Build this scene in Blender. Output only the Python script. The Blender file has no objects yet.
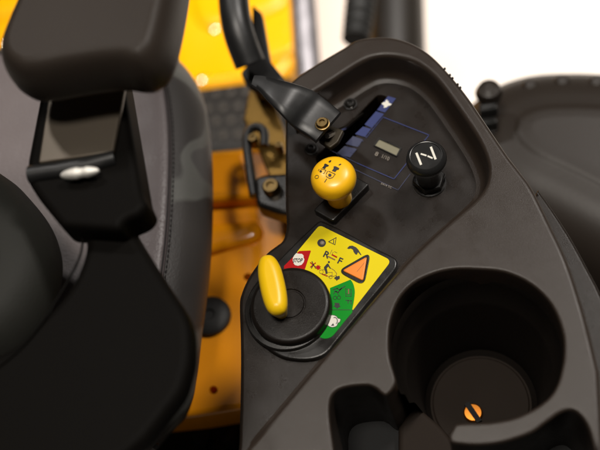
import bpy, bmesh, math, random
from mathutils import Vector, Matrix
from mathutils.geometry import tessellate_polygon
random.seed(7)
S = bpy.context.scene
COL = S.collection

# ------------------------------------------------------------ camera model
F = 950.0
CH = 0.475
DOWN = Vector((200.0, -490.0, -F)).normalized()
Zc = -DOWN
Yc = (Vector((0, 1, 0)) - Zc * Zc.y).normalized()
Xc = Yc.cross(Zc)
M_wc = Matrix((Xc, Yc, Zc)).transposed()       # world -> camera
M_cw = M_wc.transposed()
CAM = Vector((0, 0, CH))

def P(px, py, z):
    """point at height z (metres above the console panel) seen at photo position px, py"""
    d = M_cw @ Vector((px - 300.0, 225.0 - py, -F))
    return CAM + d * ((z - CH) / d.z)

def W(px, py, z):
    p = P(px, py, z)
    return (p.x, p.y)

def WL(pts, z):
    return [W(a, b, z) for a, b in pts]

# ------------------------------------------------------------ materials
def mat(name, col, rough=.5, metal=0.0, bump=0.0, bscale=1500, mottle=0.0, mscale=40, coat=0.0, spec=.5,
        emit=None, rvar=0.0, dust=0.0):
    m = bpy.data.materials.new(name); m.use_nodes = True
    nt = m.node_tree; b = nt.nodes['Principled BSDF']
    b.inputs['Base Color'].default_value = (*col, 1)
    b.inputs['Roughness'].default_value = rough
    b.inputs['Metallic'].default_value = metal
    b.inputs['Specular IOR Level'].default_value = spec
    b.inputs['Coat Weight'].default_value = coat
    b.inputs['Coat Roughness'].default_value = .08
    geo = nt.nodes.new('ShaderNodeNewGeometry')
    def noise(sc, det=3):
        n = nt.nodes.new('ShaderNodeTexNoise'); n.inputs['Scale'].default_value = sc
        n.inputs['Detail'].default_value = det
        nt.links.new(geo.outputs['Position'], n.inputs['Vector']); return n
    if bump:
        n = noise(bscale); bp = nt.nodes.new('ShaderNodeBump')
        bp.inputs['Strength'].default_value = bump; bp.inputs['Distance'].default_value = .0003
        nt.links.new(n.outputs['Fac'], bp.inputs['Height']); nt.links.new(bp.outputs['Normal'], b.inputs['Normal'])
    if mottle:
        n = noise(mscale, 5); mx = nt.nodes.new('ShaderNodeMix'); mx.data_type = 'RGBA'
        mx.inputs[6].default_value = (*[c * (1 - mottle) for c in col], 1)
        mx.inputs[7].default_value = (*[min(1, c * (1 + mottle)) for c in col], 1)
        nt.links.new(n.outputs['Fac'], mx.inputs[0]); nt.links.new(mx.outputs[2], b.inputs['Base Color'])
    if dust:
        vo = nt.nodes.new('ShaderNodeTexVoronoi'); vo.inputs['Scale'].default_value = 330
        nt.links.new(geo.outputs['Position'], vo.inputs['Vector'])
        sp = nt.nodes.new('ShaderNodeSeparateColor'); nt.links.new(vo.outputs['Color'], sp.inputs[0])
        th = nt.nodes.new('ShaderNodeMath'); th.operation = 'MULTIPLY_ADD'; th.inputs[1].default_value = .16; th.inputs[2].default_value = -.085
        nt.links.new(sp.outputs[0], th.inputs[0])
        lt = nt.nodes.new('ShaderNodeMath'); lt.operation = 'LESS_THAN'; nt.links.new(vo.outputs['Distance'], lt.inputs[0]); nt.links.new(th.outputs[0], lt.inputs[1])
        ml = nt.nodes.new('ShaderNodeMath'); ml.operation = 'MULTIPLY'; ml.inputs[1].default_value = dust; nt.links.new(lt.outputs[0], ml.inputs[0])
        dm = nt.nodes.new('ShaderNodeMix'); dm.data_type = 'RGBA'; nt.links.new(ml.outputs[0], dm.inputs[0])
        src = b.inputs['Base Color'].links[0].from_socket if b.inputs['Base Color'].links else None
        if src: nt.links.new(src, dm.inputs[6])
        else: dm.inputs[6].default_value = (*col, 1)
        dm.inputs[7].default_value = (.25, .22, .19, 1); nt.links.new(dm.outputs[2], b.inputs['Base Color'])
    if rvar:
        n = noise(mscale * 1.7, 6); mr = nt.nodes.new('ShaderNodeMapRange')
        mr.inputs['From Min'].default_value = .3; mr.inputs['From Max'].default_value = .7
        mr.inputs['To Min'].default_value = max(.02, rough - rvar); mr.inputs['To Max'].default_value = min(1, rough + rvar)
        nt.links.new(n.outputs['Fac'], mr.inputs['Value']); nt.links.new(mr.outputs['Result'], b.inputs['Roughness'])
    return m

M = {}
M['tray'] = mat('tray_plastic', (.028, .0205, .0158), .34, spec=.33, dust=.25, bump=.30, bscale=2600, mottle=.12, mscale=60, rvar=.05)
M['panel'] = mat('panel_plastic', (.0125, .0088, .0065), .32, spec=.25, dust=.22, bump=.30, bscale=2600, mottle=.15, mscale=45, rvar=.08)
M['decalfilm'] = mat('decal_film', (.034, .028, .023), .42, bump=.08, bscale=1800, mottle=.1)
M['armblack'] = mat('black_arm_cover', (.0035, .003, .0025), .6, spec=.05)
M['black'] = mat('black_plastic', (.010, .009, .008), .30, bump=.15, bscale=2200, mottle=.2, rvar=.1)
M['dial'] = mat('dial_plastic', (.009, .0068, .0055), .33, spec=.3, dust=.22, bump=.3, bscale=2500, mottle=.15, rvar=.08)
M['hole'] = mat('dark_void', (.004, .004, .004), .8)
M['knobblack'] = mat('knob_black', (.014, .014, .014), .28, bump=.1, bscale=900, rvar=.06)
M['cupbottom'] = mat('cup_bottom', (.020, .0145, .011), .7, spec=.1, bump=.2, mottle=.15)
M['gloss'] = mat('gloss_black_paint', (.011, .011, .011), .38, bump=.1, bscale=300, rvar=.06)
M['yknob'] = mat('yellow_plastic', (.93, .50, .008), .30, bump=.05, bscale=500, mottle=.04, rvar=.05)
M['yhandle'] = mat('lemon_plastic', (.90, .56, .006), .33, bump=.05, bscale=500, mottle=.03, rvar=.05)
M['ydecal'] = mat('yellow_vinyl', (.74, .60, .004), .45, spec=.15, mottle=.03)
M['green'] = mat('green_vinyl', (.002, .25, .015), .45, spec=.12, mottle=.05)
M['red'] = mat('red_vinyl', (.42, .006, .008), .45, spec=.12)
M['orangebtn'] = mat('orange_lens', (.92, .25, .02), .35, bump=.1, bscale=900)
M['white'] = mat('white_print', (.72, .70, .62), .5)
M['ink'] = mat('black_print', (.012, .011, .010), .5)
M['brownink'] = mat('brown_print', (.22, .10, .03), .5)
M['blue'] = mat('blue_print', (.014, .026, .13), .45, mottle=.06)
M['bluefaint'] = mat('faint_blue_print', (.03, .036, .085), .45)
M['grey'] = mat('grey_print', (.22, .19, .155), .5)
M['lcd'] = mat('lcd_glass', (.24, .225, .16), .18, coat=.5, mottle=.12, mscale=120)
M['orange'] = mat('orange_paint', (.95, .33, .003), .24, coat=.6, spec=.4, bump=.25, bscale=45, mottle=.08, mscale=14, rvar=.05)
M['deck'] = mat('yellow_paint', (1.0, .43, .0), .3, spec=.3, bump=.2, bscale=60, mottle=.06, mscale=8, rvar=.08)
M['brass'] = mat('zinc_plate', (.20, .135, .055), .38, 1.0, rvar=.08)
M['olivemetal'] = mat('bronze_plate', (.22, .13, .035), .40, .95, mottle=.3, mscale=30, rvar=.1)
M['steel'] = mat('steel_bar', (.60, .57, .60), .4, .9, rvar=.08)
M['chrome'] = mat('bright_metal', (.75, .73, .70), .15, 1.0)
M['seat'] = mat('grained_vinyl', (.150, .126, .126), .40, spec=.4, bump=1.0, bscale=650, mottle=.08, mscale=30, rvar=.06)
M['pad'] = mat('armrest_vinyl', (.027, .0205, .016), .45, spec=.2, bump=.5, bscale=900, mottle=.1, mscale=20)
M['backrest'] = mat('back_vinyl', (.016, .016, .0135), .65, spec=.2, bump=.4, bscale=700)
M['thread'] = mat('stitch_thread', (.022, .018, .018), .7)
M['fender'] = mat('fender_plastic', (.024, .0185, .0145), .42, spec=.3, bump=.3, bscale=600, mottle=.12, mscale=12)
M['rubber'] = mat('rubber', (.018, .018, .017), .55, bump=.3, bscale=400)
M['postolive'] = mat('dark_post', (.014, .011, .008), .4, mottle=.2, mscale=15)
M['floor'] = mat('showroom_floor', (.84, .78, .71), .5, mottle=.05, mscale=3)
M['mat'] = mat('footrest_metal', (.018, .015, .012), .35, .3, mottle=.2, mscale=20)
M['studmetal'] = mat('pale_stud', (.07, .06, .05), .35, .5)  # paler than the footrest: faint lights on the bumps put into the colour
M['chassis'] = mat('chassis_black', (.010, .009, .008), .6, mottle=.2)

# camouflage-printed vinyl of the seat side
def camo():
    m = mat('camouflage_vinyl', (.07, .07, .065), .45, bump=.5, bscale=900)
    nt = m.node_tree; b = nt.nodes['Principled BSDF']
    geo = nt.nodes.new('ShaderNodeNewGeometry')
    n = nt.nodes.new('ShaderNodeTexNoise'); n.inputs['Scale'].default_value = 17; n.inputs['Detail'].default_value = .6
    n.inputs['Distortion'].default_value = .6
    nt.links.new(geo.outputs['Position'], n.inputs['Vector'])
    r = nt.nodes.new('ShaderNodeValToRGB'); r.color_ramp.interpolation = 'LINEAR'
    e = r.color_ramp.elements
    e[0].position = 0; e[0].color = (.050, .045, .042, 1)
    e[1].position = .44; e[1].color = (.050, .045, .042, 1)
    for p, c in ((.47, (.130, .130, .118, 1)), (.57, (.130, .130, .118, 1)), (.60, (.085, .080, .078, 1))):
        k = e.new(p); k.color = c
    nt.links.new(n.outputs['Fac'], r.inputs['Fac']); nt.links.new(r.outputs['Color'], b.inputs['Base Color'])
    return m
M['camo'] = camo()

# ------------------------------------------------------------ object helpers
WLOC = {}
def put(name, bm, m, parent=None, smooth=True, angle=38, label=None):
    bmesh.ops.remove_doubles(bm, verts=bm.verts, dist=1e-6)
    if smooth:
        for f in bm.faces:
            f.normal_update(); f.smooth = abs(f.normal.z) < .999995
        for e in bm.edges:
            if len(e.link_faces) == 2 and e.calc_face_angle(0) > math.radians(angle): e.smooth = False
    vs = [v.co for v in bm.verts]
    c = Vector([(min(v[i] for v in vs) + max(v[i] for v in vs)) / 2 for i in range(3)])
    c.z = min(v.z for v in vs)
    for v in bm.verts: v.co -= c
    me = bpy.data.meshes.new(name); bm.to_mesh(me); bm.free()
    if isinstance(m, str): m = M[m]
    for k in (m if isinstance(m, (list, tuple)) else [m]):
        me.materials.append(M[k] if isinstance(k, str) else k)
    o = bpy.data.objects.new(name, me); COL.objects.link(o)
    WLOC[o.name] = c
    if parent is not None:
        o.parent = parent; o.location = c - WLOC[parent.name]
    else:
        o.location = c
    if label: o['label'] = label
    return o

def empty(name, loc, parent=None):
    o = bpy.data.objects.new(name, None); COL.objects.link(o); loc = Vector(loc); WLOC[o.name] = loc
    o.location = loc if parent is None else loc - WLOC[parent.name]
    o.parent = parent; o.empty_display_size = .05
    return o

def tag(o, label, cat, group=None, kind=None):
    o['label'] = label; o['category'] = cat
    if group: o['group'] = group
    if kind: o['kind'] = kind
    return o

def catmull(pts, n=8, closed=True):
    out = []; N = len(pts)
    for i in range(N if closed else N - 1):
        p = [pts[(i + k) % N] if closed else pts[min(max(i + k, 0), N - 1)] for k in (-1, 0, 1, 2)]
        for s in range(n):
            t = s / n
            out.append(tuple(.5 * ((2 * p[1][j]) + (p[2][j] - p[0][j]) * t + (2 * p[0][j] - 5 * p[1][j] + 4 * p[2][j] - p[3][j]) * t * t
                       + (3 * p[1][j] - p[0][j] - 3 * p[2][j] + p[3][j]) * t ** 3) for j in range(len(p[1]))))
    if not closed: out.append(tuple(pts[-1]))
    return out

def rounded(pts, r, seg=6):
    """polygon with rounded corners, r one value or one per corner"""
    out = []; N = len(pts)
    for i in range(N):
        a, b, c = Vector(pts[i - 1]), Vector(pts[i]), Vector(pts[(i + 1) % N])
        rr = r[i] if isinstance(r, (list, tuple)) else r
        if rr <= 0: out.append(tuple(b)); continue
        u, v = (a - b), (c - b)
        k = min(rr, u.length * .45, v.length * .45)
        p, q = b + u.normalized() * k, b + v.normalized() * k
        for s in range(seg + 1):
            t = s / seg
            out.append(tuple(p.lerp(b, t).lerp(b.lerp(q, t), t)))
    return out

def area2(p): return sum(p[i - 1][0] * p[i][1] - p[i][0] * p[i - 1][1] for i in range(len(p)))
def ccw(p): return list(p) if area2(p) > 0 else list(p)[::-1]

def normals(p):
    N = len(p); out = []
    for i in range(N):
        a, b, c = Vector(p[i - 1]), Vector(p[i]), Vector(p[(i + 1) % N])
        e1, e2 = (b - a), (c - b)
        if e1.length < 1e-9: e1 = e2
        if e2.length < 1e-9: e2 = e1
        e1.normalize(); e2.normalize()
        n1, n2 = Vector((e1.y, -e1.x)), Vector((e2.y, -e2.x))
        n = n1 + n2
        if n.length < 1e-6: n = n1
        n.normalize(); k = 1 / max(.5, n.dot(n1)); out.append(n * k)
    return out

def fillet(r, z, n=5, w=None):
    """profile from the flat top at height z out over a rounded edge: (outset, height)"""
    w = w or r
    return [(-w - .0002, z)] + [(-w + w * math.sin(math.pi / 2 * i / n), z - r + r * math.cos(math.pi / 2 * i / n)) for i in range(n + 1)]

def plate(bm, outer, prof, holes=(), hprof=None, bottom=False, mats=None, capmat=0, factor=None):
    """flat cap at prof[0] height with holes, rings down the outside (outset grows outwards), rings down each hole"""
    outer = ccw(outer); nn = normals(outer)
    def ring(p, n, off, z, sgn=1, fac=None):
        return [bm.verts.new((q[0] + m_[0] * off * sgn * (fac[i] if fac else 1), q[1] + m_[1] * off * sgn * (fac[i] if fac else 1), z)) for i, (q, m_) in enumerate(zip(p, n))]
    loops = []
    rings = [ring(outer, nn, o_, z_) for o_, z_ in prof]
    loops.append(rings[0])
    for k in range(len(rings) - 1):
        a, b = rings[k], rings[k + 1]
        for i in range(len(a)):
            j = (i + 1) % len(a)
            f = bm.faces.new((a[i], b[i], b[j], a[j]))
            if mats: f.material_index = mats[k]
    for h in holes:
        h = ccw(h); hn = normals(h)
        hr = [ring(h, hn, o_, z_, -1) for o_, z_ in (hprof or [(0, prof[0][1])])]
        loops.append(hr[0])
        for k in range(len(hr) - 1):
            a, b = hr[k], hr[k + 1]
            for i in range(len(a)):
                j = (i + 1) % len(a)
                bm.faces.new((a[j], b[j], b[i], a[i]))
    flat = [v for l in loops for v in l]
    tris = tessellate_polygon([[v.co.copy() for v in l] for l in loops])
    for t in tris:
        vs = [flat[i] for i in t]
        if len(set(vs)) < 3: continue
        try: f = bm.faces.new(vs)
        except ValueError: continue
        f.normal_update()
        if f.normal.z < 0: f.normal_flip()
        f.material_index = capmat
    if bottom:
        l = rings[-1]
        for t in tessellate_polygon([[v.co.copy() for v in l]]):
            try: f = bm.faces.new([l[i] for i in t])
            except ValueError: continue
            f.normal_update()
            if f.normal.z > 0: f.normal_flip()
    return bm

def PX(name, px, z, th, m, parent=None, r=None, rc=0, seg=6, smoothpts=0, label=None, holes=(), z_at=None, bottom=True, w=None):
    """solid with outline given in photo positions at height z, thickness th, edge fillet r, corner radius rc (px)"""
    if smoothpts: px = catmull(px, smoothpts)
    elif rc: px = rounded(px, rc, seg)
    o = WL(px, z if z_at is None else z_at)
    bm = bmesh.new(); r = min(r if r is not None else th * .3, th * .9)
    prof = fillet(r, z, w=w) + [(0, z - th)]
    plate(bm, o, prof, holes=[WL(h, z) for h in holes], hprof=[(0, z), (0, z - th)] if holes else None, bottom=bottom)
    return put(name, bm, m, parent, label=label)

def sheet_bm(bm, px, z, th=.00006):
    o = WL(px, z); plate(bm, o, [(0, z), (0, z - th)]); return bm
def INK(name, polys, z, m, parent, label=None):
    bm = bmesh.new()
    for p in polys: sheet_bm(bm, p, z)
    return put(name, bm, m, parent, smooth=False, label=label)

def stroke(pts, w, closed=False):
    """thick polyline in px -> list of quads"""
    out = []
    P_ = pts + [pts[0]] if closed else pts
    for a, b in zip(P_, P_[1:]):
        a, b = Vector(a), Vector(b); d = b - a
        if d.length < 1e-6: continue
        d.normalize(); n = Vector((-d.y, d.x)) * w / 2; e = d * w * .35
        out.append([tuple(a - e + n), tuple(b + e + n), tuple(b + e - n), tuple(a - e - n)])
    return out
def circ(cx, cy, rx, ry=None, n=20, a=0):
    ry = rx if ry is None else ry; ca, sa = math.cos(a), math.sin(a)
    return [(cx + rx * math.cos(t) * ca - ry * math.sin(t) * sa, cy + rx * math.cos(t) * sa + ry * math.sin(t) * ca) for t in [2 * math.pi * i / n for i in range(n)]]

def text_bm(txt, org, dx, dy, z, fn=None, bm=None, weight=0.0):
    """lettering: org = left foot of the text, dx = one em along, dy = one em up, in px; or fn maps (u,v) to a world point"""
    cu = bpy.data.curves.new('lettering', 'FONT'); cu.body = txt; cu.resolution_u = 3; cu.offset = weight
    o = bpy.data.objects.new('lettering', cu); COL.objects.link(o)
    dg = bpy.context.evaluated_depsgraph_get(); dg.update()
    me = bpy.data.meshes.new_from_object(o.evaluated_get(dg))
    b2 = bmesh.new(); b2.from_mesh(me)
    for v in b2.verts:
        u, w = v.co.x, v.co.y
        v.co = fn(u, w) if fn else P(org[0] + u * dx[0] + w * dy[0], org[1] + u * dx[1] + w * dy[1], z)
    for f in b2.faces:
        f.normal_update()
        if f.normal.z < 0: f.normal_flip()
    bpy.data.objects.remove(o); bpy.data.curves.remove(cu); bpy.data.meshes.remove(me)
    if bm is not None:
        t = bpy.data.meshes.new('t'); b2.to_mesh(t); b2.free(); bm.from_mesh(t); bpy.data.meshes.remove(t); return bm
    return b2

def lathe(bm, c, prof, n=48, axis=Vector((0, 0, 1)), cap0=False, cap1=False, a0=0, a1=2 * math.pi, xaxis=None):
    axis = axis.normalized()
    u = xaxis or (Vector((1, 0, 0)) if abs(axis.x) < .9 else Vector((0, 1, 0)))
    u = (u - axis * u.dot(axis)).normalized(); v = axis.cross(u)
    full = abs(a1 - a0 - 2 * math.pi) < 1e-6; cnt = n if full else n + 1
    rings = []
    for r, h in prof:
        if r < 1e-7: rings.append([bm.verts.new(c + axis * h)]); continue
        rings.append([bm.verts.new(c + axis * h + (u * math.cos(a0 + (a1 - a0) * i / n) + v * math.sin(a0 + (a1 - a0) * i / n)) * r) for i in range(cnt)])
    for a, b in zip(rings, rings[1:]):
        for i in range(n):
            j = (i + 1) % cnt
            q = [a[i % len(a)], a[j % len(a)], b[j % len(b)], b[i % len(b)]]
            q = list(dict.fromkeys(q))
            if len(q) > 2: bm.faces.new(q)
    if cap0: bm.faces.new(rings[0][::-1])
    if cap1: bm.faces.new(rings[-1])
    bmesh.ops.recalc_face_normals(bm, faces=bm.faces)
    return bm

def tube(bm, pts, r, n=14, caps=True, flat=1.0):
    pts = [Vector(p) for p in pts]; rings = []; up = None
    for i, p in enumerate(pts):
        t = (pts[min(i + 1, len(pts) - 1)] - pts[max(i - 1, 0)]).normalized()
        if up is None: up = Vector((0, 0, 1)) if abs(t.z) < .9 else Vector((1, 0, 0))
        s = t.cross(up).normalized(); up2 = s.cross(t).normalized(); up = up2
        rr = r[i] if isinstance(r, (list, tuple)) else r
        rings.append([bm.verts.new(p + s * math.cos(2 * math.pi * k / n) * rr + up2 * math.sin(2 * math.pi * k / n) * rr * flat) for k in range(n)])
    for a, b in zip(rings, rings[1:]):
        for i in range(n): bm.faces.new((a[i], a[(i + 1) % n], b[(i + 1) % n], b[i]))
    if caps: bm.faces.new(rings[0][::-1]); bm.faces.new(rings[-1])
    return bm

# ============================================================ SETTING
bm = bmesh.new()
FZ = -.75
vs = [bm.verts.new((x * 8, y * 8, FZ)) for x, y in ((-1, -1), (1, -1), (1, 1), (-1, 1))]; bm.faces.new(vs)
fl = put('floor', bm, 'floor', smooth=False); fl['kind'] = 'structure'

mower = empty('riding_mower', (-.05, .15, FZ))
tag(mower, 'orange and black ride-on mower seen from above its side control console and seat', 'mower')

# ============================================================ CONSOLE
HT = .018
outer_px = [(284, 96), (288, 84), (300, 73), (322, 59), (344, 46), (356, 39), (372, 36), (392, 36), (412, 42), (430, 53), (447, 70), (466, 93),
            (486, 122), (507, 153), (520, 170), (533, 188), (551, 224), (569, 263), (586, 316), (600, 372), (606, 470), (606, 560), (224, 560)]
# inner edge of the raised rim, then the diagonal front edge of the tray
inner_px = [(238, 457), (264, 427), (330, 349), (402, 266), (440, 229), (470, 203), (483, 189), (488, 176), (487, 160), (477, 137), (452, 100), (437, 80), (424, 68),
            (410, 60), (392, 56), (374, 57), (358, 64), (330, 82), (308, 96), (300, 103), (292, 112)]
sm_outer = catmull(outer_px[:20], 6, closed=False) + outer_px[20:]
sm_inner = catmull(inner_px, 6, closed=False)
top_loop = sm_outer + sm_inner
top_w = WL(top_loop, HT)
hole_px_raw = [(477, 269), (505, 272), (531, 284), (551, 304), (562, 330), (564, 352), (561, 372), (556, 387), (547, 399), (531, 410), (512, 418), (488, 422), (461, 423), (455, 425), (452, 430), (449, 436), (451, 442),
               (460, 444), (480, 445), (504, 442), (531, 433), (547, 422), (560, 413), (570, 410), (578, 413), (586, 423), (592, 440), (597, 470), (598, 540),
               (345, 540), (338, 480), (334, 450), (330, 420), (330, 402), (335, 392), (346, 387), (366, 385), (375, 388), (381, 393), (386, 395), (392, 390), (396, 382), (394, 372), (390, 358), (389, 340), (391, 320), (399, 299), (414, 283), (435, 273), (455, 269)]
hole_px = catmull(hole_px_raw, 4)
hole_w = WL(hole_px, HT)

bm = bmesh.new()
tw = ccw(top_w); tn = normals(tw)
iw = WL(sm_inner, HT)
def is_inner(p): return min((p[0] - q[0]) ** 2 + (p[1] - q[1]) ** 2 for q in iw) < 1e-10
fac = [1.0 if is_inner(p) else 0.0 for p in tw]
for _ in range(6): fac = [(fac[i - 1] + fac[i] * 2 + fac[(i + 1) % len(fac)]) / 4 for i in range(len(fac))]
# profile per vertex: rounded top edge, sloped wall with a concave foot inside, straight wall outside
R1 = .0030
def prof_in(k, f):
    pass
prof = []
for i in range(7):
    a = math.pi / 2 * i / 6; prof.append((('n', -R1 + R1 * math.sin(a)), HT - R1 + R1 * math.cos(a)))
inner_extra = [(.0006, HT - .006), (.0014, .006), (.0022, .0035), (.0034, .0016), (.0050, .0006), (.0068, .0001), (.0080, -.0005)]
outer_extra = [(0, HT - .006), (0, .006), (0, .001), (0, -.004), (0, -.02), (0, -.05), (0, -.09)]
rings = []
for k in range(-1, len(prof) + len(inner_extra)):
    ring = []
    for i, (q, n_) in enumerate(zip(tw, tn)):
        if k < 0: off, z = -R1 - .0003, HT
        elif k < len(prof): off, z = prof[k][0][1], prof[k][1]
        else:
            a, b = inner_extra[k - len(prof)], outer_extra[k - len(prof)]
            f = fac[i]; off = a[0] * f + b[0] * (1 - f); z = a[1] * f + b[1] * (1 - f)
        ring.append(bm.verts.new((q[0] + n_.x * off, q[1] + n_.y * off, z)))
    rings.append(ring)
for a, b in zip(rings, rings[1:]):
    for i in range(len(a)):
        j = (i + 1) % len(a); bm.faces.new((a[i], b[i], b[j], a[j]))
hc = ccw(hole_w); hn = normals(hc); hrs = []
for off, z in [(-.0018, HT)] + [(-.0016 + .0016 * math.sin(math.pi / 2 * i / 5), HT - .0016 + .0016 * math.cos(math.pi / 2 * i / 5)) for i in range(6)] + [(0, HT - .008), (0, .008), (0, -.010), (0, -.05)]:
    hrs.append([bm.verts.new((q[0] - n_.x * off, q[1] - n_.y * off, z)) for q, n_ in zip(hc, hn)])
for a, b in zip(hrs, hrs[1:]):
    for i in range(len(a)):
        j = (i + 1) % len(a); bm.faces.new((a[j], b[j], b[i], a[i]))
flat = rings[0] + hrs[0]
for t in tessellate_polygon([[v.co.copy() for v in rings[0]], [v.co.copy() for v in hrs[0]]]):
    f = bm.faces.new([flat[i] for i in t]); f.normal_update()
    if f.normal.z < 0: f.normal_flip()
tray = put('console_tray', bm, 'tray', mower, angle=50)

# lower shell carrying the recessed control panel
def inset(ws, d):
    n = normals(ws) if area2(ws) > 0 else [-k for k in normals(ws)]
    return [(p[0] - k[0] * d, p[1] - k[1] * d) for p, k in zip(ws, n)]
right_up = WL(catmull(outer_px[3:16], 6, closed=False), HT)
rp = [Vector(p) for p in right_up]
ri = []
for i, p in enumerate(rp):
    t = (rp[min(i + 1, len(rp) - 1)] - rp[max(i - 1, 0)]).normalized()
    n_ = Vector((t.y, -t.x)); 
    ri.append(tuple(p + n_ * .002))
left_up = WL([(287, 92), (289, 88), (300, 81)], 0)
left_px = [(226, 560), (237, 460), (239, 420), (240, 380), (240, 340), (239, 305), (241, 293), (247, 279), (256, 265), (267, 252), (276, 245), (282, 240), (285, 232), (286, 222), (285, 200), (285, 160), (285, 110)]
right_low = WL(catmull([(538, 190), (553, 211), (571, 239), (588, 270), (602, 298), (618, 345), (626, 400), (628, 470), (628, 560)], 5, closed=False), -.002)
body_w = WL(catmull(left_px, 5, closed=False), 0) + left_up + ri + right_low
slot_px = rounded([(378, 94.5), (387, 97), (387.5, 103), (327, 165), (317, 163), (316, 157)], 4, 5)
# cavity below the cup holder and the pockets
cav = []
hcc = ccw(WL(hole_px, HT)); hnn = normals(hcc)
cav = [(q[0] + n_.x * .0008, q[1] + n_.y * .0008) for q, n_ in zip(hcc, hnn)]
cav = [p for p in cav]
bm = bmesh.new()
slot_w = WL(slot_px, 0)
bwc = ccw(body_w)
plate(bm, bwc, fillet(.0022, 0) + [(0, -.03), (0, -.12), (0, -.25)], holes=[slot_w, cav], hprof=[(-.0004, 0), (0, -.0004), (0, -.012)])
body = put('control_panel', bm, 'panel', mower, angle=45)

# cup holder
cc = Vector((*W(477, 346, HT), 0))
rc = (Vector((*W(564, 350, HT), 0)) - Vector((*W(389, 342, HT), 0))).length / 2
mouth0 = Vector((*W(396, 388, HT), 0)) - cc; mouth1 = Vector((*W(446, 432, HT), 0)) - cc
m0 = math.atan2(mouth0.y, mouth0.x); m1 = math.atan2(mouth1.y, mouth1.x)
if m1 < m0: m1 += 2 * math.pi
bm = bmesh.new()
CD = -.082; rb = rc * .73
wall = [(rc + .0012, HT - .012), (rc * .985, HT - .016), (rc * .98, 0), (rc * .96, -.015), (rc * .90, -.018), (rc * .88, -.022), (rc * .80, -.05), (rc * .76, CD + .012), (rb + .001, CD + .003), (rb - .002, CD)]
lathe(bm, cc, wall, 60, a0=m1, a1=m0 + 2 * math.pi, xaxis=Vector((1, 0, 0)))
for v in bm.verts: pass
cfl = bmesh.new(); lathe(cfl, cc, [(rb + .002, CD), (rb - .003, CD), (rb - .004, CD + .0012), (0, CD + .0012)], 60)
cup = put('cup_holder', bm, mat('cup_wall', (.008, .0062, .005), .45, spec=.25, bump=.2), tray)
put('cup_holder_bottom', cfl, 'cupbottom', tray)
bm = bmesh.new()
sc = P(473, 413, CD + .003)
lathe(bm, sc, [(.0056, -.001), (.0056, .0006), (.0048, .0014), (0, .0016)], 32)
screw = put('screw_head', bm, mat('orange_zinc', (.60, .21, .03), .38, 1.0), tray)
d_ = Vector((*W(479, 421, CD), 0)) - Vector((*W(468, 405, CD), 0)); d_.normalize(); nrm = Vector((-d_.y, d_.x, 0))
bm = bmesh.new()
lp = [(sc + d_ * a * .0066 + nrm * b * .0016) for a, b in ((-1, -1), (1, -1), (1, 1), (-1, 1))]
plate(bm, [(p.x, p.y) for p in lp], [(0, sc.z + .0020), (0, sc.z - .001)])
put('cross_slot', bm, 'hole', tray)
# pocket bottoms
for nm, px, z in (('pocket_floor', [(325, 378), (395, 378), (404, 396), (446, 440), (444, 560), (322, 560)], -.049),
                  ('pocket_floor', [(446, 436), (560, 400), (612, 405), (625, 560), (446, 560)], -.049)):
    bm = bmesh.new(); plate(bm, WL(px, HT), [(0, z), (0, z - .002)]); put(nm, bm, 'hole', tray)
bm = bmesh.new(); plate(bm, WL(rounded([(398, 425), (416, 405), (440, 425), (462, 452), (470, 500), (398, 500)], 6), -.042), fillet(.003, -.042) + [(0, -.048)])
put('pocket_step', bm, 'cupbottom', tray)
# label on the grained edge of the rim
bm = bmesh.new()
for k in (0, 2, 3, 5, 6):
    a = 445 + k * 2.6; yy = 68 + k * 3.15
    p = P(a - .3, yy + .3, HT - .0009); lathe(bm, p, [(.0007, -.0008), (.0006, .0001), (0, .0002)], 8)
put('edge_serration', bm, 'black', tray)

# ------------------------------------------------ printed scale, hour meter
z1, z2, z3 = .00025, .0004, .00055
scale = INK('speed_scale', [[(388, 96), (396, 98.5), (385, 112.5), (377, 110)], [(376, 111.2), (384, 114), (372, 128), (364.5, 124.5)],
                            [(363, 126.5), (371, 129), (365, 137), (355, 134)]], z2, 'blue', body)
INK('faint_band', [[(353, 136), (363, 139.5), (358, 147), (345.5, 144)], [(344.5, 146), (357, 149), (350, 157.5), (336, 154)]], z2, 'bluefaint', scale)
INK('rabbit_mark', [[(381.6, 103.6), (383.2, 102.2), (385.2, 102.0), (385.8, 100.2), (387.6, 99.6), (387.4, 101.4), (389.0, 100.8), (388.4, 102.6), (391.8, 104.0), (390.4, 105.4), (388.2, 105.8), (386.4, 107.4), (383.6, 107.8), (384.2, 105.6), (383.0, 105.0)]], z3, 'white', scale)
ln = stroke([(383, 117), (429, 135)], .75) + stroke([(429, 135), (394, 179), (357, 163)], .75) + stroke([(383, 117), (366, 138)], .5)
INK('border_line', ln, z2, 'blue', scale)
INK('outline_trace', stroke([(357, 163), (330, 150)], .5) + stroke([(398, 190), (352, 168)], .6) + stroke([(398, 190), (410, 174)], .6), z2, 'bluefaint', scale)
tk = []
for k in range(9):
    x = 374 - k * 3.4; y = 124 + k * 4.0; tk += stroke([(x, y), (x + 3, y + 1.2)], .5)
INK('tick_marks', tk, z3, 'bluefaint', scale)
bm = text_bm('8', (374.3, 155.0), (6.2, 2.8), (2.5, -5.4), z3, weight=.01)
text_bm('1/10', (380.8, 157.2), (4.4, 2.0), (2.0, -4.9), z3, bm=bm, weight=.01)
put('lettering', bm, 'grey', scale, smooth=False)
bm = text_bm('5414 TC', (380.6, 184.0), (3.0, 1.3), (1.2, -2.5), z3, weight=.02); put('part_number', bm, 'grey', scale, smooth=False)
hm_px = [(379, 137.5), (402, 148), (397, 157), (373, 145.5)]
hm_in = [(379.4, 139), (400, 148.3), (396.3, 155.3), (374.8, 145.2)]
bm = bmesh.new()
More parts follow.
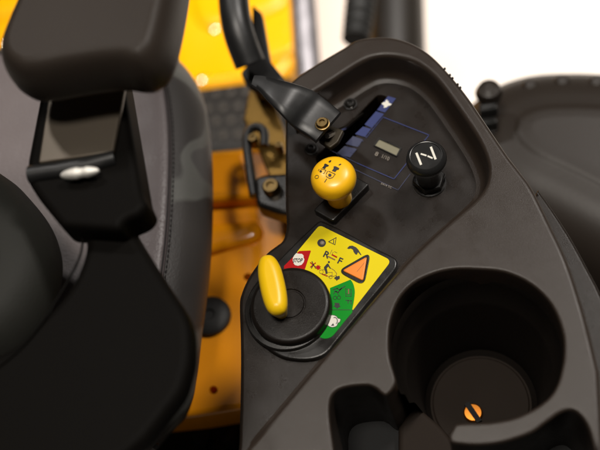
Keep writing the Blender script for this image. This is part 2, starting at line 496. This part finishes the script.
plate(bm, WL(rounded(hm_px, 1), z3), [(0, .0010), (0, 0)], holes=[WL(hm_in, .0010)], hprof=[(0, .0010), (0, .0001)])
hour = put('hour_meter', bm, 'black', mower, smooth=False)
INK('display', [hm_in], .00030, 'lcd', hour)

# panel screws
def panel_screw(px, py):
    c = P(px, py, .0005)
    bm = bmesh.new(); lathe(bm, c, [(.0042, -.0004), (.0042, .0003), (.0034, .0004), (.0032, .0010), (.0027, .0018), (.0019, .0022), (.0014, .0022), (.0013, .0012), (0, .0012)], 32)
    return put('panel_screw', bm, 'black', mower)
panel_screw(350.5, 104); panel_screw(311.5, 149)

# ------------------------------------------------ brake / throttle lever in the slot
lz = .030
lc = [(253, 80, 4.5, .040), (262, 83, 7, .041), (274, 90, 11, .042), (288, 98, 15, .041), (300, 105.5, 18, .037), (309, 112, 18.5, .033), (319, 119, 18, .031), (328, 126.5, 17.5, .030)]
lc = catmull(lc, 5, closed=False)
bm = bmesh.new(); prev = None; rr = []
for i, (x, y, w, z) in enumerate(lc):
    a = lc[max(i - 1, 0)]; b = lc[min(i + 1, len(lc) - 1)]
    t = Vector((b[0] - a[0], b[1] - a[1])).normalized(); n_ = Vector((-t.y, t.x))
    ring = []
    for s, dz in ((-1, -.0022), (-1, -.0006), (-.93, .0002), (-.5, .0004), (0, .0005), (.5, .0004), (.93, .0002), (1, -.0006), (1, -.0022), (0, -.0026)):
        q = P(x + n_.x * w * s * 1.1, y + n_.y * w * s * 1.1, z); q.z += dz - .0004 * 0
        ring.append(bm.verts.new(q))
    rr.append(ring)
for a, b in zip(rr, rr[1:]):
    for i in range(10): bm.faces.new((a[i], a[(i + 1) % 10], b[(i + 1) % 10], b[i]))
bm.faces.new(rr[0][::-1]); bm.faces.new(rr[-1])
bmesh.ops.recalc_face_normals(bm, faces=bm.faces)
lever = put('throttle_lever', bm, 'gloss', mower, angle=60)
bm = bmesh.new()
tube(bm, [P(327, 136, .024), P(345, 128, .004), P(362, 114, -.004)], .0016, 8)
put('control_rod', bm, 'chrome', lever)
PX('mounting_strap', [(327, 124), (344, 130), (338, 142), (330, 148), (318, 140)], .018, .003, mat('dull_strap', (.035, .026, .014), .45, .3), lever, rc=2)
c = P(322.5, 124, lz + .0016)
bm = bmesh.new(); lathe(bm, c, [(.0042, -.002), (.0042, .0004), (.0036, .0006), (.0032, .0020), (.0030, .0023), (.0018, .0023), (.0017, .0012), (0, .0012)], 24)
put('bolt_head', bm, 'brass', lever)

# ------------------------------------------------ yellow pull knob
kn = PX('pull_switch', rounded([(313, 210), (333, 221.5), (369.5, 184), (350, 173)], 3), .0055, .0056, 'black', mower, r=.001)
base = P(341, 202.5, 0)
bm = bmesh.new()
lathe(bm, base, [(.0070, .005), (.0071, .0075), (.0068, .012), (.0068, .0195), (.0080, .0212), (.0105, .0224), (.0120, .0244), (.0126, .0270), (.0124, .0298), (.0116, .0320), (.0100, .0335), (.0075, .0344), (.0040, .0349), (0, .0351)], 64)
yk = put('knob_cap', bm, 'yknob', kn, label='yellow mushroom-shaped knob cap')
def dome_z(r):
    pr = [(0, .0351), (.0040, .0349), (.0075, .0344), (.0100, .0335), (.0116, .0320), (.0124, .0298)]
    for (a, za), (b, zb) in zip(pr, pr[1:]):
        if r <= b: return za + (zb - za) * (r - a) / (b - a)
    return .0298
def on_dome(px, py):
    z = .0348
    for _ in range(8):
        q = P(px, py, z); z = dome_z(math.hypot(q.x - base.x, q.y - base.y))
    q = P(px, py, z); q.z += .00022; return q
def dome_polys(polys, name):
    bm = bmesh.new()
    for p in polys:
        q = [Vector((a, b)) for a, b in p]; n = len(q); cx = sum(q, Vector((0, 0))) / n
        c = bm.verts.new(on_dome(cx.x, cx.y)); vs = [bm.verts.new(on_dome(*k)) for k in q]
        for i in range(n):
            f = bm.faces.new((c, vs[i], vs[(i + 1) % n])); f.normal_update()
            if f.normal.z < 0: f.normal_flip()
    return put(name, bm, 'ink', kn, smooth=False)
def s15(x, y): return (312 + x / 15, 160 + y / 15)
sym = [[s15(*p) for p in q] for q in (
    [(185, 62), (205, 55), (255, 82), (245, 98), (215, 105), (195, 138), (150, 122), (180, 90)],
    [(325, 98), (355, 95), (412, 125), (400, 150), (375, 150), (350, 182), (298, 165), (325, 130)],
    [(245, 28), (270, 8), (292, 5), (285, 30), (262, 42)],
    [(395, 80), (420, 58), (445, 62), (420, 82)])]
sym += [circ(*s15(132, 172), 1.3, 1.2), circ(*s15(268, 230), 1.7, 1.6)]
sym += stroke([s15(*p) for p in ((108, 140), (95, 165))], .5) + stroke([s15(*p) for p in ((135, 135), (210, 155), (180, 205), (165, 200))], .5)
sym += stroke([s15(*p) for p in ((250, 170), (350, 215), (310, 265), (265, 280), (215, 250), (215, 235))], .6) + stroke([s15(*p) for p in ((235, 170), (212, 215))], .6)
sym += stroke([s15(*p) for p in ((222, 285), (190, 335))], .7)
sym += stroke(circ(*s15(73, 255), 1.9, 1.6, 14, -.5), .45, True)
dome_polys(sym, 'knob_symbols')

# ------------------------------------------------ black choke knob
cb = P(429.5, 182.5, 0)
bm = bmesh.new()
lathe(bm, cb, [(.0096, 0), (.0096, .0010), (.0088, .0014)], 40)
lathe(bm, cb, [(.0093, .0010), (.0093, .0050), (.0087, .0056), (.0045, .0056)], 6, xaxis=Vector((1, .3, 0)))
nut = put('choke_control', bm, 'black', mower, angle=30)
bm = bmesh.new()
KT = .0300 + .0000
lathe(bm, cb, [(.0072, .005), (.0072, .012), (.0073, .0185), (.0078, .0210), (.0100, .0226), (.0109, .0244), (.0111, .0262), (.0108, .0280), (.0098, .0293), (.0088, KT), (.0085, KT - .0001), (.0083, KT - .0006), (0, KT - .0006)], 56)
ck = put('knob_cap', bm, 'knobblack', nut, label='round glossy black knob cap')
zk = KT - .0004
bars = stroke([(412.6, 149.0), (416.8, 159.4)], 2.3) + stroke([(427.0, 143.0), (431.2, 154.0)], 2.3) + stroke([(417.2, 149.4), (423, 151.2), (428, 153.4)], 1.6)
off = P(421.9, 151.2, zk) - Vector((cb.x, cb.y, zk)); off.z = 0
bm = bmesh.new()
for p in bars: sheet_bm(bm, p, zk)
for v in bm.verts: v.co -= off * 1.0
for p in []: pass
put('choke_symbol', bm, 'white', nut, smooth=False)

# ------------------------------------------------ dial and its decal
bz = .0030
bezel_px = rounded([(319, 221), (399, 260.5), (392, 276), (331, 350)], [5, 8, 3, 12], 6)[0:] 
bezel_px = catmull([(315, 224), (319, 221), (324, 221.5), (345, 231.5), (370, 245), (391, 255.5), (396.5, 260), (397, 266), (393, 273), (375, 295), (352, 323), (338, 340), (330, 350), (322, 356), (310, 359.5), (295, 359.5), (280, 356), (266, 347), (255, 335), (248, 320), (246, 305), (250, 291), (260, 277), (274, 264), (288, 250), (302, 236)], 5)
bm = bmesh.new(); plate(bm, WL(bezel_px, bz), fillet(.0012, bz) + [(.0004, 0)])
bezel = put('dial_bezel', bm, 'black', mower)
zd = bz + .0001
dc = P(291, 303, .003)
yel = rounded([(322, 225.5), (391.5, 262), (352.5, 311.5), (345, 300), (330, 287), (316, 275), (303, 270), (299, 252)], [3, 5, 0, 0, 0, 0, 0, 0])
yel = rounded([(319.5, 225), (391.5, 260.5), (353, 310), (345, 305), (331, 296), (318, 278), (301, 268), (297, 252)], [4, 6, 0, 0, 0, 0, 0, 0])
decal = INK('warning_decal', [yel], zd, 'ydecal', bezel, label='yellow decal with warning pictograms')
decal = decal
zg = zd + .00012; zi = zg + .00012; zj = zi + .0001
INK('decal_field', [rounded([(299, 251), (311, 250.5), (304, 272), (284, 272.5), (284, 266)], [1, 1, 0, 0, 0])], zg, 'red', bezel, label='red stop field of the decal')
INK('decal_field', [catmull([(350.5, 279.5), (353.3, 284), (354.8, 291), (354, 300), (352.3, 309)], 4, False) + [(352.4, 312.2)] + catmull([(344, 322), (336, 332), (331, 337), (325, 338.6), (320, 337), (318, 333), (319, 327), (326, 316), (330, 303), (330, 288)], 4, False)], zg, 'green', bezel, label='green run field of the decal')
# engine-shaped white badges
INK('engine_symbol', [[(294.2, 255.4), (296.4, 253), (298, 253.6), (302, 253.9), (303.6, 255.5), (303.6, 258), (304.4, 259), (303.8, 262), (301.6, 264.8), (298, 265.8), (294.8, 265), (292.8, 262), (292.8, 258)]], zi, 'white', bezel)
bm = text_bm('STOP', (292.6, 262.3), (4.0, -.1), (1.2, -5.4), zj, weight=.03); put('stop_lettering', bm, 'ink', bezel, smooth=False)
INK('starter_symbol', [catmull([(326.6, 321), (328, 317), (332, 315), (336, 316), (338, 318.2), (340.4, 319), (339.8, 321.8), (338, 323), (336.4, 326), (332, 327.2), (328, 325.4)], 4)], zi, 'white', bezel)
arc = [(334.6 + 2.8 * math.cos(a), 320.8 + 3.4 * math.sin(a)) for a in [(-1.9 + i * .32) for i in range(10)]]
INK('starter_arrow', stroke(arc, .7) + [[(333.2, 323.2), (330.8, 325.8), (334.2, 325.6)]] + stroke(catmull([(326.6, 321), (328, 317), (332, 315), (336, 316), (338, 318.2), (340.4, 319), (339.8, 321.8), (338, 323), (336.4, 326), (332, 327.2), (328, 325.4)], 4), .4, True), zj, 'ink', bezel)
# black pictograms on yellow
ink = []
ink += [circ(321.6, 242.8, 4.3, 4.0)]
ink += stroke([(336.2, 237.5), (328.6, 241.6), (335, 244.6)], .55, True) + stroke([(333.7, 240), (333.6, 243)], .7)
def q11(x, y): return (320 + x / 11.25, 225 + y / 11.25)
hand = [q11(*p) for p in ((305, 262), (330, 235), (365, 232), (405, 250), (430, 275), (448, 305), (466, 335), (455, 336), (430, 305), (422, 312), (418, 330), (405, 332), (390, 318), (378, 300), (370, 275), (345, 262), (325, 268))]
ink += [hand]
ink += stroke([q11(*p) for p in ((60, 325), (95, 285))], .01)
# rider pictogram
def q15(x, y): return (315 + x / 15, 255 + y / 15)
ink += [circ(*q15(208, 105), 1.05), [q15(*p) for p in ((185, 125), (205, 135), (215, 160), (240, 200), (225, 205), (200, 170), (175, 195), (185, 240), (190, 275), (165, 285), (155, 240), (135, 200), (135, 180))]]
ink += [[q15(*p) for p in ((290, 340), (310, 325), (320, 308), (335, 320), (365, 310), (372, 330), (368, 360), (345, 365), (325, 385), (312, 365), (290, 355))]]
INK('pictogram', ink, zi, 'ink', bezel)
lines = []
lines += stroke(circ(*q15(95, 250), 2.0, 1.9, 14), .3, True) + stroke(circ(*q15(235, 330), 1.6, 1.6, 14), .3, True)
lines += stroke([q15(*p) for p in ((245, 200), (290, 230), (325, 275), (320, 300), (280, 320), (255, 310), (210, 330), (175, 300))], .4)
lines += stroke([q15(*p) for p in ((115, 215), (150, 225), (165, 290), (110, 285))], .4) + stroke([q15(*p) for p in ((195, 260), (260, 260), (255, 310))], .35)
lines += stroke([(332, 249.8), (330, 254)], .4) + stroke([(333.2, 252), (331.6, 255)], .4) + stroke([(328.2, 256.4), (334.8, 259.6)], 1.1) + stroke([(334.5, 251.5), (337, 252.8)], .4)
INK('pictogram_lines', lines, zi, 'brownink', bezel)
reds = stroke([(332.4, 254.8), (336.6, 257)], 1.3)
st = [];
for k in range(16):
    a = k * math.pi / 8; r_ = 2.9 if k % 2 else 1.7; st.append((318.2 + r_ * math.cos(a), 267.4 + r_ * math.sin(a)))
reds += [st]; reds += stroke([(310.5, 262.5), (315.5, 267)], .9) + stroke([(315.5, 262.8), (310.5, 267)], .9) + stroke([q15(105, 285), q15(180, 315)], .8)
INK('hazard_marks', reds, zi, 'red', bezel)
INK('bystander_figure', stroke([(312, 261.5), (313.4, 264.5), (311.5, 268)], .8) + stroke([(313.4, 264.5), (315.6, 268)], .7), zj, 'ink', bezel)
bm = text_bm('R', (322.4, 256.0), (9.0, 4.0), (4.0, -8.2), zi, weight=.02)
text_bm('F', (336.6, 262.6), (9.0, 4.0), (4.0, -8.2), zi, bm=bm, weight=.02)
put('lettering', bm, 'ink', bezel, smooth=False)
# on green
def q9(x, y): return (325 + x / 9, 280 + y / 9)
gk = stroke([q9(*p) for p in ((75, 85), (110, 75), (130, 90), (180, 55))], .9) + stroke([q9(*p) for p in ((85, 100), (120, 110), (150, 70))], .9)
gk += stroke([q9(*p) for p in ((75, 125), (100, 100), (125, 135))], .6) + stroke(circ(*q9(90, 160), 1.7, 1.8, 12), .5, True) + stroke(circ(*q9(125, 158), 1.7, 1.8, 12), .5, True)
gk += [[q9(*p) for p in ((75, 235), (90, 225), (85, 205), (130, 208), (130, 225), (140, 240), (125, 245), (110, 258), (95, 245))]]
gk += stroke([q9(55, 268), q9(225, 268)], .55) + stroke([q9(*p) for p in ((185, 78), (235, 85), (235, 145), (188, 145))], .5, True) + stroke([q9(190, 125), q9(230, 125)], .5)
gk += stroke([q9(188, 182), q9(236, 186)], .8) + stroke([q9(236, 186), q9(236, 216)], .8) + stroke([q9(208, 184), q9(208, 208)], .8)
INK('run_pictogram', gk, zi, 'ink', bezel)
INK('speed_marks', stroke([q9(212, 85), q9(212, 122)], 1.3), zj, 'brownink', bezel)
# indicator lamp
bm = bmesh.new(); lathe(bm, P(322.2, 243.2, zi), [(.0014, 0), (.0013, .0005), (.0009, .0009), (0, .0011)], 20); put('indicator_lamp', bm, 'grey', bezel)
# raised hazard button
PX('triangle_frame', [(371, 251.5), (337, 271), (364, 286)], bz + .0006, .0006, 'black', bezel, r=.0003, rc=9)
PX('triangle_button', [(367.0, 256.2), (342.2, 270.2), (363.0, 280.6)], bz + .0014, .0012, 'orangebtn', bezel, r=.0006, rc=2.6)
INK('button_line', stroke([(357, 271.5), (364.5, 262.5)], .35), bz + .00150, 'brownink', bezel)

# dial
dcx = Vector((*W(289.5, 304, .0105), 0)); dr = (Vector((*W(330, 304, .0105), 0)) - Vector((*W(249.5, 304, .0105), 0))).length / 2
bm = bmesh.new()
lathe(bm, dcx, [(dr, .0028), (dr, .0085), (dr - .0004, .0096), (dr - .0014, .0103), (dr - .0024, .0105), (.0090, .0105), (.0086, .0099), (.0080, .0099), (.0076, .0105), (0, .0106)], 96)
dial = put('rotary_dial', bm, 'dial', mower)
c1 = dcx
bm = bmesh.new(); lathe(bm, Vector((*W(288, 309, .004), 0)), [(dr + .0022, .0026), (dr + .0020, .0042), (dr + .0012, .0050), (dr - .001, .0052)], 96)
put('dial_collar', bm, 'black', dial)
# paddle handle
a = P(265.2, 254, .030); b = P(278.5, 312.5, .018)
zt = .0285
half = [(-31, 2), (-29.5, 6), (-25, 9.5), (-16, 12.2), (-4, 13.2), (8, 13.2), (18, 12.2), (25, 10.2), (29.5, 6.5), (31, 2)]
ax = Vector((12.5, 61)).normalized(); nx = Vector((-ax.y, ax.x)); cpt = Vector((272, 284))
pad_px = []
for s, w in half: q = cpt + ax * s * .97 + nx * w * .98; pad_px.append(tuple(q))
for s, w in half[::-1]: q = cpt + ax * s * .97 - nx * w * .94; pad_px.append(tuple(q))
pad_px = catmull(pad_px, 5)
bm = bmesh.new()
ow = WL(pad_px, .024)
plate(bm, ow, [(-.0047, .0268), (-.0040, .0267), (-.0032, .0264), (-.0024, .0260), (-.0016, .0254), (-.0009, .0247), (-.0003, .0236), (0, .0222), (-.0003, .020), (-.0012, .016), (-.0024, .0105)])
put('dial_handle', bm, 'yhandle', dial, angle=70, label='yellow oval turning handle')

# ============================================================ SEAT
seat_px = [(-70, 60), (-30, 52), (20, 48), (80, 44), (130, 44), (160, 46), (178, 56), (192, 74), (201, 98), (206, 130), (208, 165), (208, 205), (206, 250), (202, 290), (197, 325), (192, 365), (185, 395), (165, 420), (100, 470), (-70, 480)]
zs = -.030
ow = WL(catmull(seat_px, 6), zs)
bm = bmesh.new()
sp = []
Rz, Rw = .034, .031
seam = None
for i in range(13):
    a = math.pi / 2 * i / 12
    sp.append((-Rw + Rw * math.sin(a), zs - .012 + Rz * math.cos(a)))
prof = [(-.046, zs + .0225), (-.041, zs + .0222)] + sp
# seam groove
gi = 4
g = prof[gi + 2 - 1]
prof = prof[:gi + 1] + [(g[0] - .0012, g[1] + .0003), (g[0], g[1] - .0020), (g[0] + .0012, g[1] - .0001)] + prof[gi + 2:]
prof += [(-.004, zs - .024), (-.012, zs - .045), (-.022, zs - .07)]
mats = [0 if k < gi + 2 else 1 for k in range(len(prof) - 1)]
plate(bm, ow, prof, mats=mats)
seat = put('seat', bm, ['seat', 'camo'], mower, angle=60)
# stitches
ocw = ccw(ow); on = normals(ocw)
sb = bmesh.new()
L = [Vector((q[0] + n_.x * (g[0] + .0022), q[1] + n_.y * (g[0] + .0022), g[1] + .0000)) for q, n_ in zip(ocw, on)]
L2 = [Vector((q[0] + n_.x * (g[0] - .0006), q[1] + n_.y * (g[0] - .0006), g[1] + .0001)) for q, n_ in zip(ocw, on)]
def stitches(bmm, L, step=.0034, ln=.0024, r=.0005):
    acc = 0
    for p, q in zip(L, L[1:] + L[:1]):
        d = q - p; l = d.length; t = step - acc
        while t < l:
            c = p + d * (t / l); u = d.normalized()
            tube(bmm, [c - u * ln / 2 - Vector((0, 0, r)), c, c + u * ln / 2 - Vector((0, 0, r))], [r * .6, r, r * .6], 6); t += step
        acc = (acc + l) % step
stitches(sb, L)
tube(sb, L2 + L2[:1], .0006, 6, caps=False)
put('seam_stitching', sb, 'thread', seat)
# shell beneath the cushion
PX('seat_shell', [(-70, 250), (60, 290), (150, 335), (176, 318), (190, 300), (190, 345), (183, 378), (172, 398), (158, 414), (130, 434), (-70, 520)], -.055, .012, 'chassis', seat, r=.006, smoothpts=5)
# bolts low on the shell
for x, y in ((135, 432),):
    bm = bmesh.new(); lathe(bm, P(x, y, -.02), [(.004, -.03), (.004, 0), (0, .001)], 8); put('shell_bolt', bm, 'rubber', seat)
# backrest edge at left
PX('backrest', [(-90, 134), (-40, 144), (-8, 160), (14, 182), (30, 204), (39, 226), (42, 248), (38, 272), (28, 296), (10, 322), (-20, 344), (-90, 367)], .080, .026, 'backrest', seat, r=.024, smoothpts=6, w=.022)

# armrest
pad_px2 = [(44, -60), (38, -10), (30, 18), (20, 42), (13, 62), (13, 78), (20, 90), (34, 98), (52, 98), (80, 93), (108, 89), (128, 88), (142, 90), (154, 89), (165, 82), (174, 68), (181, 42), (187, 10), (191, -20), (195, -60)]
pz = .150
bm = bmesh.new()
ow = WL(catmull(pad_px2, 5), .128)
pp = [(-.0095, pz), (-.009, pz)] + [(-.009 + .009 * math.sin(math.pi / 2 * i / 9), pz - .017 + .017 * math.cos(math.pi / 2 * i / 9)) for i in range(1, 10)]
pp += [(0, .130), (0, .128), (-.001, .124), (-.004, .121), (-.010, .119)]
plate(bm, ow, pp, bottom=True)
arm = put('armrest', bm, 'pad', mower, angle=70)
# steel bracket below the pad: upper plate, bend, front web
PX('bracket_plate', [(50, 84), (128, 68), (113, 152), (38, 163)], .103, .003, mat('bracket_steel', (.10, .082, .062), .42, .5), arm, r=.001, rc=3)
PX('bracket_body', [(40, 88), (120, 66), (141, 192), (147, 204), (139, 214), (124, 220), (118, 230), (60, 226), (36, 196), (25, 178), (26, 160)], .0995, .018, 'armblack', arm, r=.004, rc=6)
bm = bmesh.new()
tube(bm, [P(30, 175, .099), P(60, 171, .099), P(90, 165, .099), P(116, 158, .099)], .0046, 20)
put('bracket_bend', bm, 'gloss', arm)
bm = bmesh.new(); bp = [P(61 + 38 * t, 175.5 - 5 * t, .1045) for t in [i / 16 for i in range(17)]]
tube(bm, bp, [.0008 + .0040 * math.sin(math.pi * i / 16) ** .6 * .6 * (1 - .22 * (abs(i - 9) < 2)) for i in range(17)], 16); put('bend_highlight', bm, mat('highlight_metal', (.85, .83, .78), .7, 1.0, bump=.9, bscale=260), arm)  # white highlight of the bend, shaped as a pale metal ellipsoid
PX('arm_support', [(34, 182), (60, 178), (104, 162), (114, 178), (124, 212), (143, 246), (166, 282), (186, 314), (191, 340), (188, 372), (170, 408), (100, 470), (-90, 500), (-90, 372), (0, 352), (36, 322), (66, 290), (80, 262), (84, 240), (76, 224), (56, 208), (40, 196)], .086, .010, 'armblack', arm, r=.005, smoothpts=4)
bm = bmesh.new(); tube(bm, [P(*p, .0868) for p in catmull([(74, 222), (82, 236), (80, 256), (66, 284), (42, 322), (16, 352), (-20, 380)], 4, False)], .0006, 8); put('support_edge', bm, 'armblack', arm)

# ============================================================ LOWER FRAME / PAN
pz0 = -.095
pan = PX('floor_pan', [(120, 150), (190, 152), (292, 142), (330, 142), (330, 402), (250, 407), (195, 416), (120, 424)], pz0, .03, 'orange', mower, r=.004, rc=3,
         holes=[circ(213.5, 390, 4.3, 4.1), circ(248, 277, 4.5, 4)])
PX('raised_step', [(120, 152), (190, 152), (300, 143), (300, 194), (240, 199), (120, 208)], pz0 + .010, .0095, 'orange', pan, r=.006, rc=4)
PX('embossed_bar', [(150, 226), (200, 223), (238, 220), (252, 219), (260, 225), (260, 233), (252, 240), (225, 247), (200, 254), (150, 262)], pz0 + .006, .0065, 'orange', pan, r=.0048, w=.008, smoothpts=5)
bm = bmesh.new(); lathe(bm, P(211, 317, pz0), [(.0140, 0), (.0136, .003), (.011, .005), (.004, .0052), (.003, .0042), (0, .0042)], 40); put('rubber_plug', bm, 'rubber', pan)
0 and PX('pressed_edge', catmull([(190, 345), (215, 343), (232, 346), (238, 356), (234, 366)], 5, False) + catmull([(232, 365), (235, 356), (230, 349), (215, 346), (190, 348)], 5, False), pz0 + .0015, .0016, 'orange', pan, r=.0008)
# chassis under everything
bm = bmesh.new(); plate(bm, WL([(-90, 150), (200, 148), (640, 130), (900, 260), (700, 700), (-90, 700)], -.2), [(0, -.20), (0, -.26)]); ch = put('frame', bm, 'chassis', mower)
for x, y in ((232, 440), (202, 438)):
    bm = bmesh.new(); lathe(bm, P(x, y, -.19), [(.006, -.01), (.006, .002), (.003, .003), (0, .003)], 6); put('frame_bolt', bm, 'rubber', ch)
# ribbed footrest
fm = PX('footrest', [(150, 92), (200, 88), (290, 76), (330, 150), (260, 158), (150, 166)], -.27, .02, 'mat', mower, r=.003)
k = 0
for r_ in range(4):
    for c_ in range(7):
        x = 186 + c_ * 15 + (r_ % 2) * 7; y = 96 + r_ * 14 - c_ * 1.2
        bm = bmesh.new(); lathe(bm, P(x, y, -.27), [(.0050, 0), (.0040, .0025), (.0015, .003), (0, .003)], 14); put('stud', bm, 'studmetal', fm)
# front deck, bright yellow, with pressed folds
dk = PX('front_deck', [(-200, -260), (296, -260), (296, 60), (282, 78), (200, 89), (120, 96), (30, 58), (-200, 60)], -.40, .05, 'deck', mower, r=.012, rc=4)
PX('pressed_fold', [(-60, -12), (36, -26), (42, 6), (-60, 24)], -.394, .007, 'deck', dk, r=.006, w=.02, smoothpts=5)
PX('pressed_fold', [(195, -40), (285, -60), (290, -8), (262, 14), (200, 24)], -.394, .007, 'deck', dk, r=.006, w=.02, smoothpts=5)
PX('pressed_fold', [(250, 46), (292, 34), (294, 50), (256, 62)], -.394, .007, 'deck', dk, r=.006, smoothpts=5)
for x, y in ((214, 29), (201, 80), (6, 44)):  # small chrome discs standing in for white glow highlights on the deck
    bm = bmesh.new(); lathe(bm, P(x, y, -.40), [(.0045, -.002), (.0045, .001), (.003, .002), (0, .003)], 20); put('deck_glint', bm, 'chrome', dk)

# steering lever left of the console
bm = bmesh.new()
tube(bm, [P(*p) for p in catmull([(240, -60, -.01), (234, -24, -.01), (234, 6, -.012), (239, 34, -.018), (250, 64, -.03)], 5, False)], .0105, 20, flat=.9)
st_ = put('steering_lever', bm, 'gloss', mower)
PX('lever_plate', [(252, 4), (262, 12), (270, 60), (288, 82), (270, 96), (246, 84), (240, 72), (250, 60)], -.045, .006, 'gloss', st_, r=.002, rc=3)
PX('pivot_plate', [(252, 74), (262, 78), (272, 96), (284, 130), (296, 190), (280, 200), (262, 160), (252, 132), (243, 120)], -.07, .006, 'olivemetal', st_, r=.0015, rc=3)
bm = bmesh.new(); tube(bm, [P(*p, -.055) for p in catmull([(254, 196), (250, 170), (247, 146), (248, 132), (256, 127), (264, 132), (264, 146)], 4, False)], .0032, 10); put('link_rod', bm, 'gloss', st_)
PX('pivot_block', [(254, 178), (262, 174), (292, 172), (296, 216), (276, 212), (256, 205)], -.050, .014, 'black', st_, r=.003, rc=5)
for x, y, z, r_ in ((253, 139, -.052, .0034), (271, 187, -.046, .0058), (279, 146, -.058, .0026), (258, 92, -.06, .0026)):
    bm = bmesh.new(); lathe(bm, P(x, y, z), [(r_, -.008), (r_, .001), (r_ * .8, .0025), (r_ * .5, .0025), (r_ * .45, .001), (0, .001)], 20); put('pivot_bolt', bm, 'brass', st_)

# ============================================================ right fender / wheel
fen = [(520, 120), (530, 113), (545, 109), (565, 108), (600, 109), (700, 118), (780, 220), (740, 270), (660, 216), (600, 185), (566, 168), (540, 156), (525, 145), (518, 134)]
ow = WL(catmull(fen, 5), -.11)
bm = bmesh.new()
plate(bm, ow, [(-.0105, -.1065), (-.010, -.1065), (-.004, -.1068), (.000, -.1074), (.0015, -.1084), (.003, -.1088), (.010, -.1098), (.020, -.1120), (.032, -.1185), (.043, -.129), (.051, -.145), (.056, -.165), (.058, -.20)])
fd = put('wheel_fender', bm, 'fender', mower)
for x, y in ((530, 92), (562, 88), (596, 89)):
    bm = bmesh.new(); lathe(bm, P(x, y - 3, -.120), [(.007, -.02), (.007, .002), (.0055, .0055), (.003, .007), (0, .007)], 12); put('edge_lug', bm, 'fender', fd)
for p, q, r_ in (((523, 147), (506, 190), 0), ((560, 170), (545, 225), 0), ((598, 188), (588, 250), 0), ((640, 210), (634, 280), 0)):
    bm = bmesh.new(); tube(bm, [P(*p, -.113), P(p[0] * .6 + q[0] * .4 + 1, p[1] * .6 + q[1] * .4, -.1165), P(p[0] * .3 + q[0] * .7 + 1, p[1] * .3 + q[1] * .7, -.124), P(*q, -.145)], .0028, 8); put('fender_rib', bm, 'fender', fd)
for sc_ in (.9, .72):
    cx_, cy_ = 655, 180
    loop = [(cx_ + (x - cx_) * sc_, cy_ + (y - cy_) * sc_) for x, y in catmull(fen, 4)]
    continue
    bm = bmesh.new(); tube(bm, [P(x, y, -.1004) for x, y in loop + loop[:1]], .0014, 8, caps=False); put('sidewall_ring', bm, 'fender', fd)
bm = bmesh.new(); lathe(bm, P(489, 96, -.09), [(.004, -.05), (.004, -.004), (.0085, -.001), (.0095, .004), (.0075, .009), (.003, .011), (0, .011)], 28); kb = put('fender_cap', bm, 'fender', fd)
for i in range(2):
    PX('cap_fin', [(478, 104 + 14 * i), (496, 102 + 14 * i), (498, 108 + 14 * i), (480, 111 + 14 * i)], -.085 - .01 * i, .01, 'rubber', fd, r=.002, rc=1)

# ============================================================ things behind
def bar(name, p, q, r, m, lab, cat, n=24):
    bm = bmesh.new(); tube(bm, [p, q], r, n); o = put(name, bm, m); return tag(o, lab, cat)
bar('metal_post', P(310, 100, -.22), P(298, -60, -.22), .0125, 'steel', 'blurred grey metal post between the yellow panel and the console rim', 'post')
bar('dark_post', P(396, 62, -.30), P(394, -90, -.30), .030, 'postolive', 'thick dark brown post out of focus directly behind the top of the console', 'post')
bm = bmesh.new()
hp = []; hr = []
A, B = P(356, 40, -.18), P(368, -60, -.18)
for i in range(90):
    t = i / 89; hp.append(A.lerp(B, t)); hr.append(.0115 + .0012 * math.sin(t * 2 * math.pi * 16) + .003 * t)
tube(bm, hp, hr, 20); tag(put('ribbed_boot', bm, 'rubber'), 'black ribbed rubber boot hanging left of the thick dark brown post', 'rubber boot')

# ============================================================ camera, light, world
cd = bpy.data.cameras.new('camera'); cam = bpy.data.objects.new('camera', cd); COL.objects.link(cam)
cam.matrix_world = Matrix.Translation(CAM) @ M_cw.to_4x4()
cd.sensor_width = 36; cd.lens = F / 600 * 36; cd.clip_start = .01; cd.clip_end = 100
cd.dof.use_dof = True; cd.dof.aperture_fstop = 4.2
foc = P(345, 235, .008); cd.dof.focus_distance = -(M_wc @ (foc - CAM)).z
S.camera = cam

w = bpy.data.worlds.new('World'); S.world = w; w.use_nodes = True
bg = w.node_tree.nodes['Background']; bg.inputs[0].default_value = (1, .93, .84, 1); bg.inputs[1].default_value = .02

def area(name, loc, target, sx, sy, e, col=(1, .93, .84)):
    l = bpy.data.lights.new(name, 'AREA'); l.shape = 'RECTANGLE'; l.size = sx; l.size_y = sy; l.energy = e; l.color = col
    o = bpy.data.objects.new(name, l); COL.objects.link(o); o.location = loc
    o.rotation_euler = (Vector(target) - Vector(loc)).to_track_quat('-Z', 'Y').to_euler(); return o
area('ceiling_lamp', (-.12, .10, 2.0), (-.1, .2, 0), .5, .3, 25)
area('key_lamp', (.75, 1.15, 1.7), (0, .25, 0), .45, .3, 24, (1, .94, .88))
area('glint_fill', (-1.0, 1.25, 1.8), (0, .3, 0), .15, .15, 8, (1, .95, .9))  # unseen fill lamp, added for small glints on paint, seat side and pad
sl = bpy.data.lights.new('floor_spot', 'SPOT'); sl.energy = 210; sl.spot_size = math.radians(74); sl.spot_blend = .5; sl.shadow_soft_size = .12; sl.color = (1, .95, .90)  # unseen spot, added to brighten the floor and front deck past the console
so = bpy.data.objects.new('floor_spot', sl); COL.objects.link(so); so.location = (.15, 1.25, 1.6)
so.rotation_euler = (Vector((.15, 1.65, -.7)) - so.location).to_track_quat('-Z', 'Y').to_euler()
S.view_settings.view_transform = 'Standard'; S.view_settings.look = 'None'
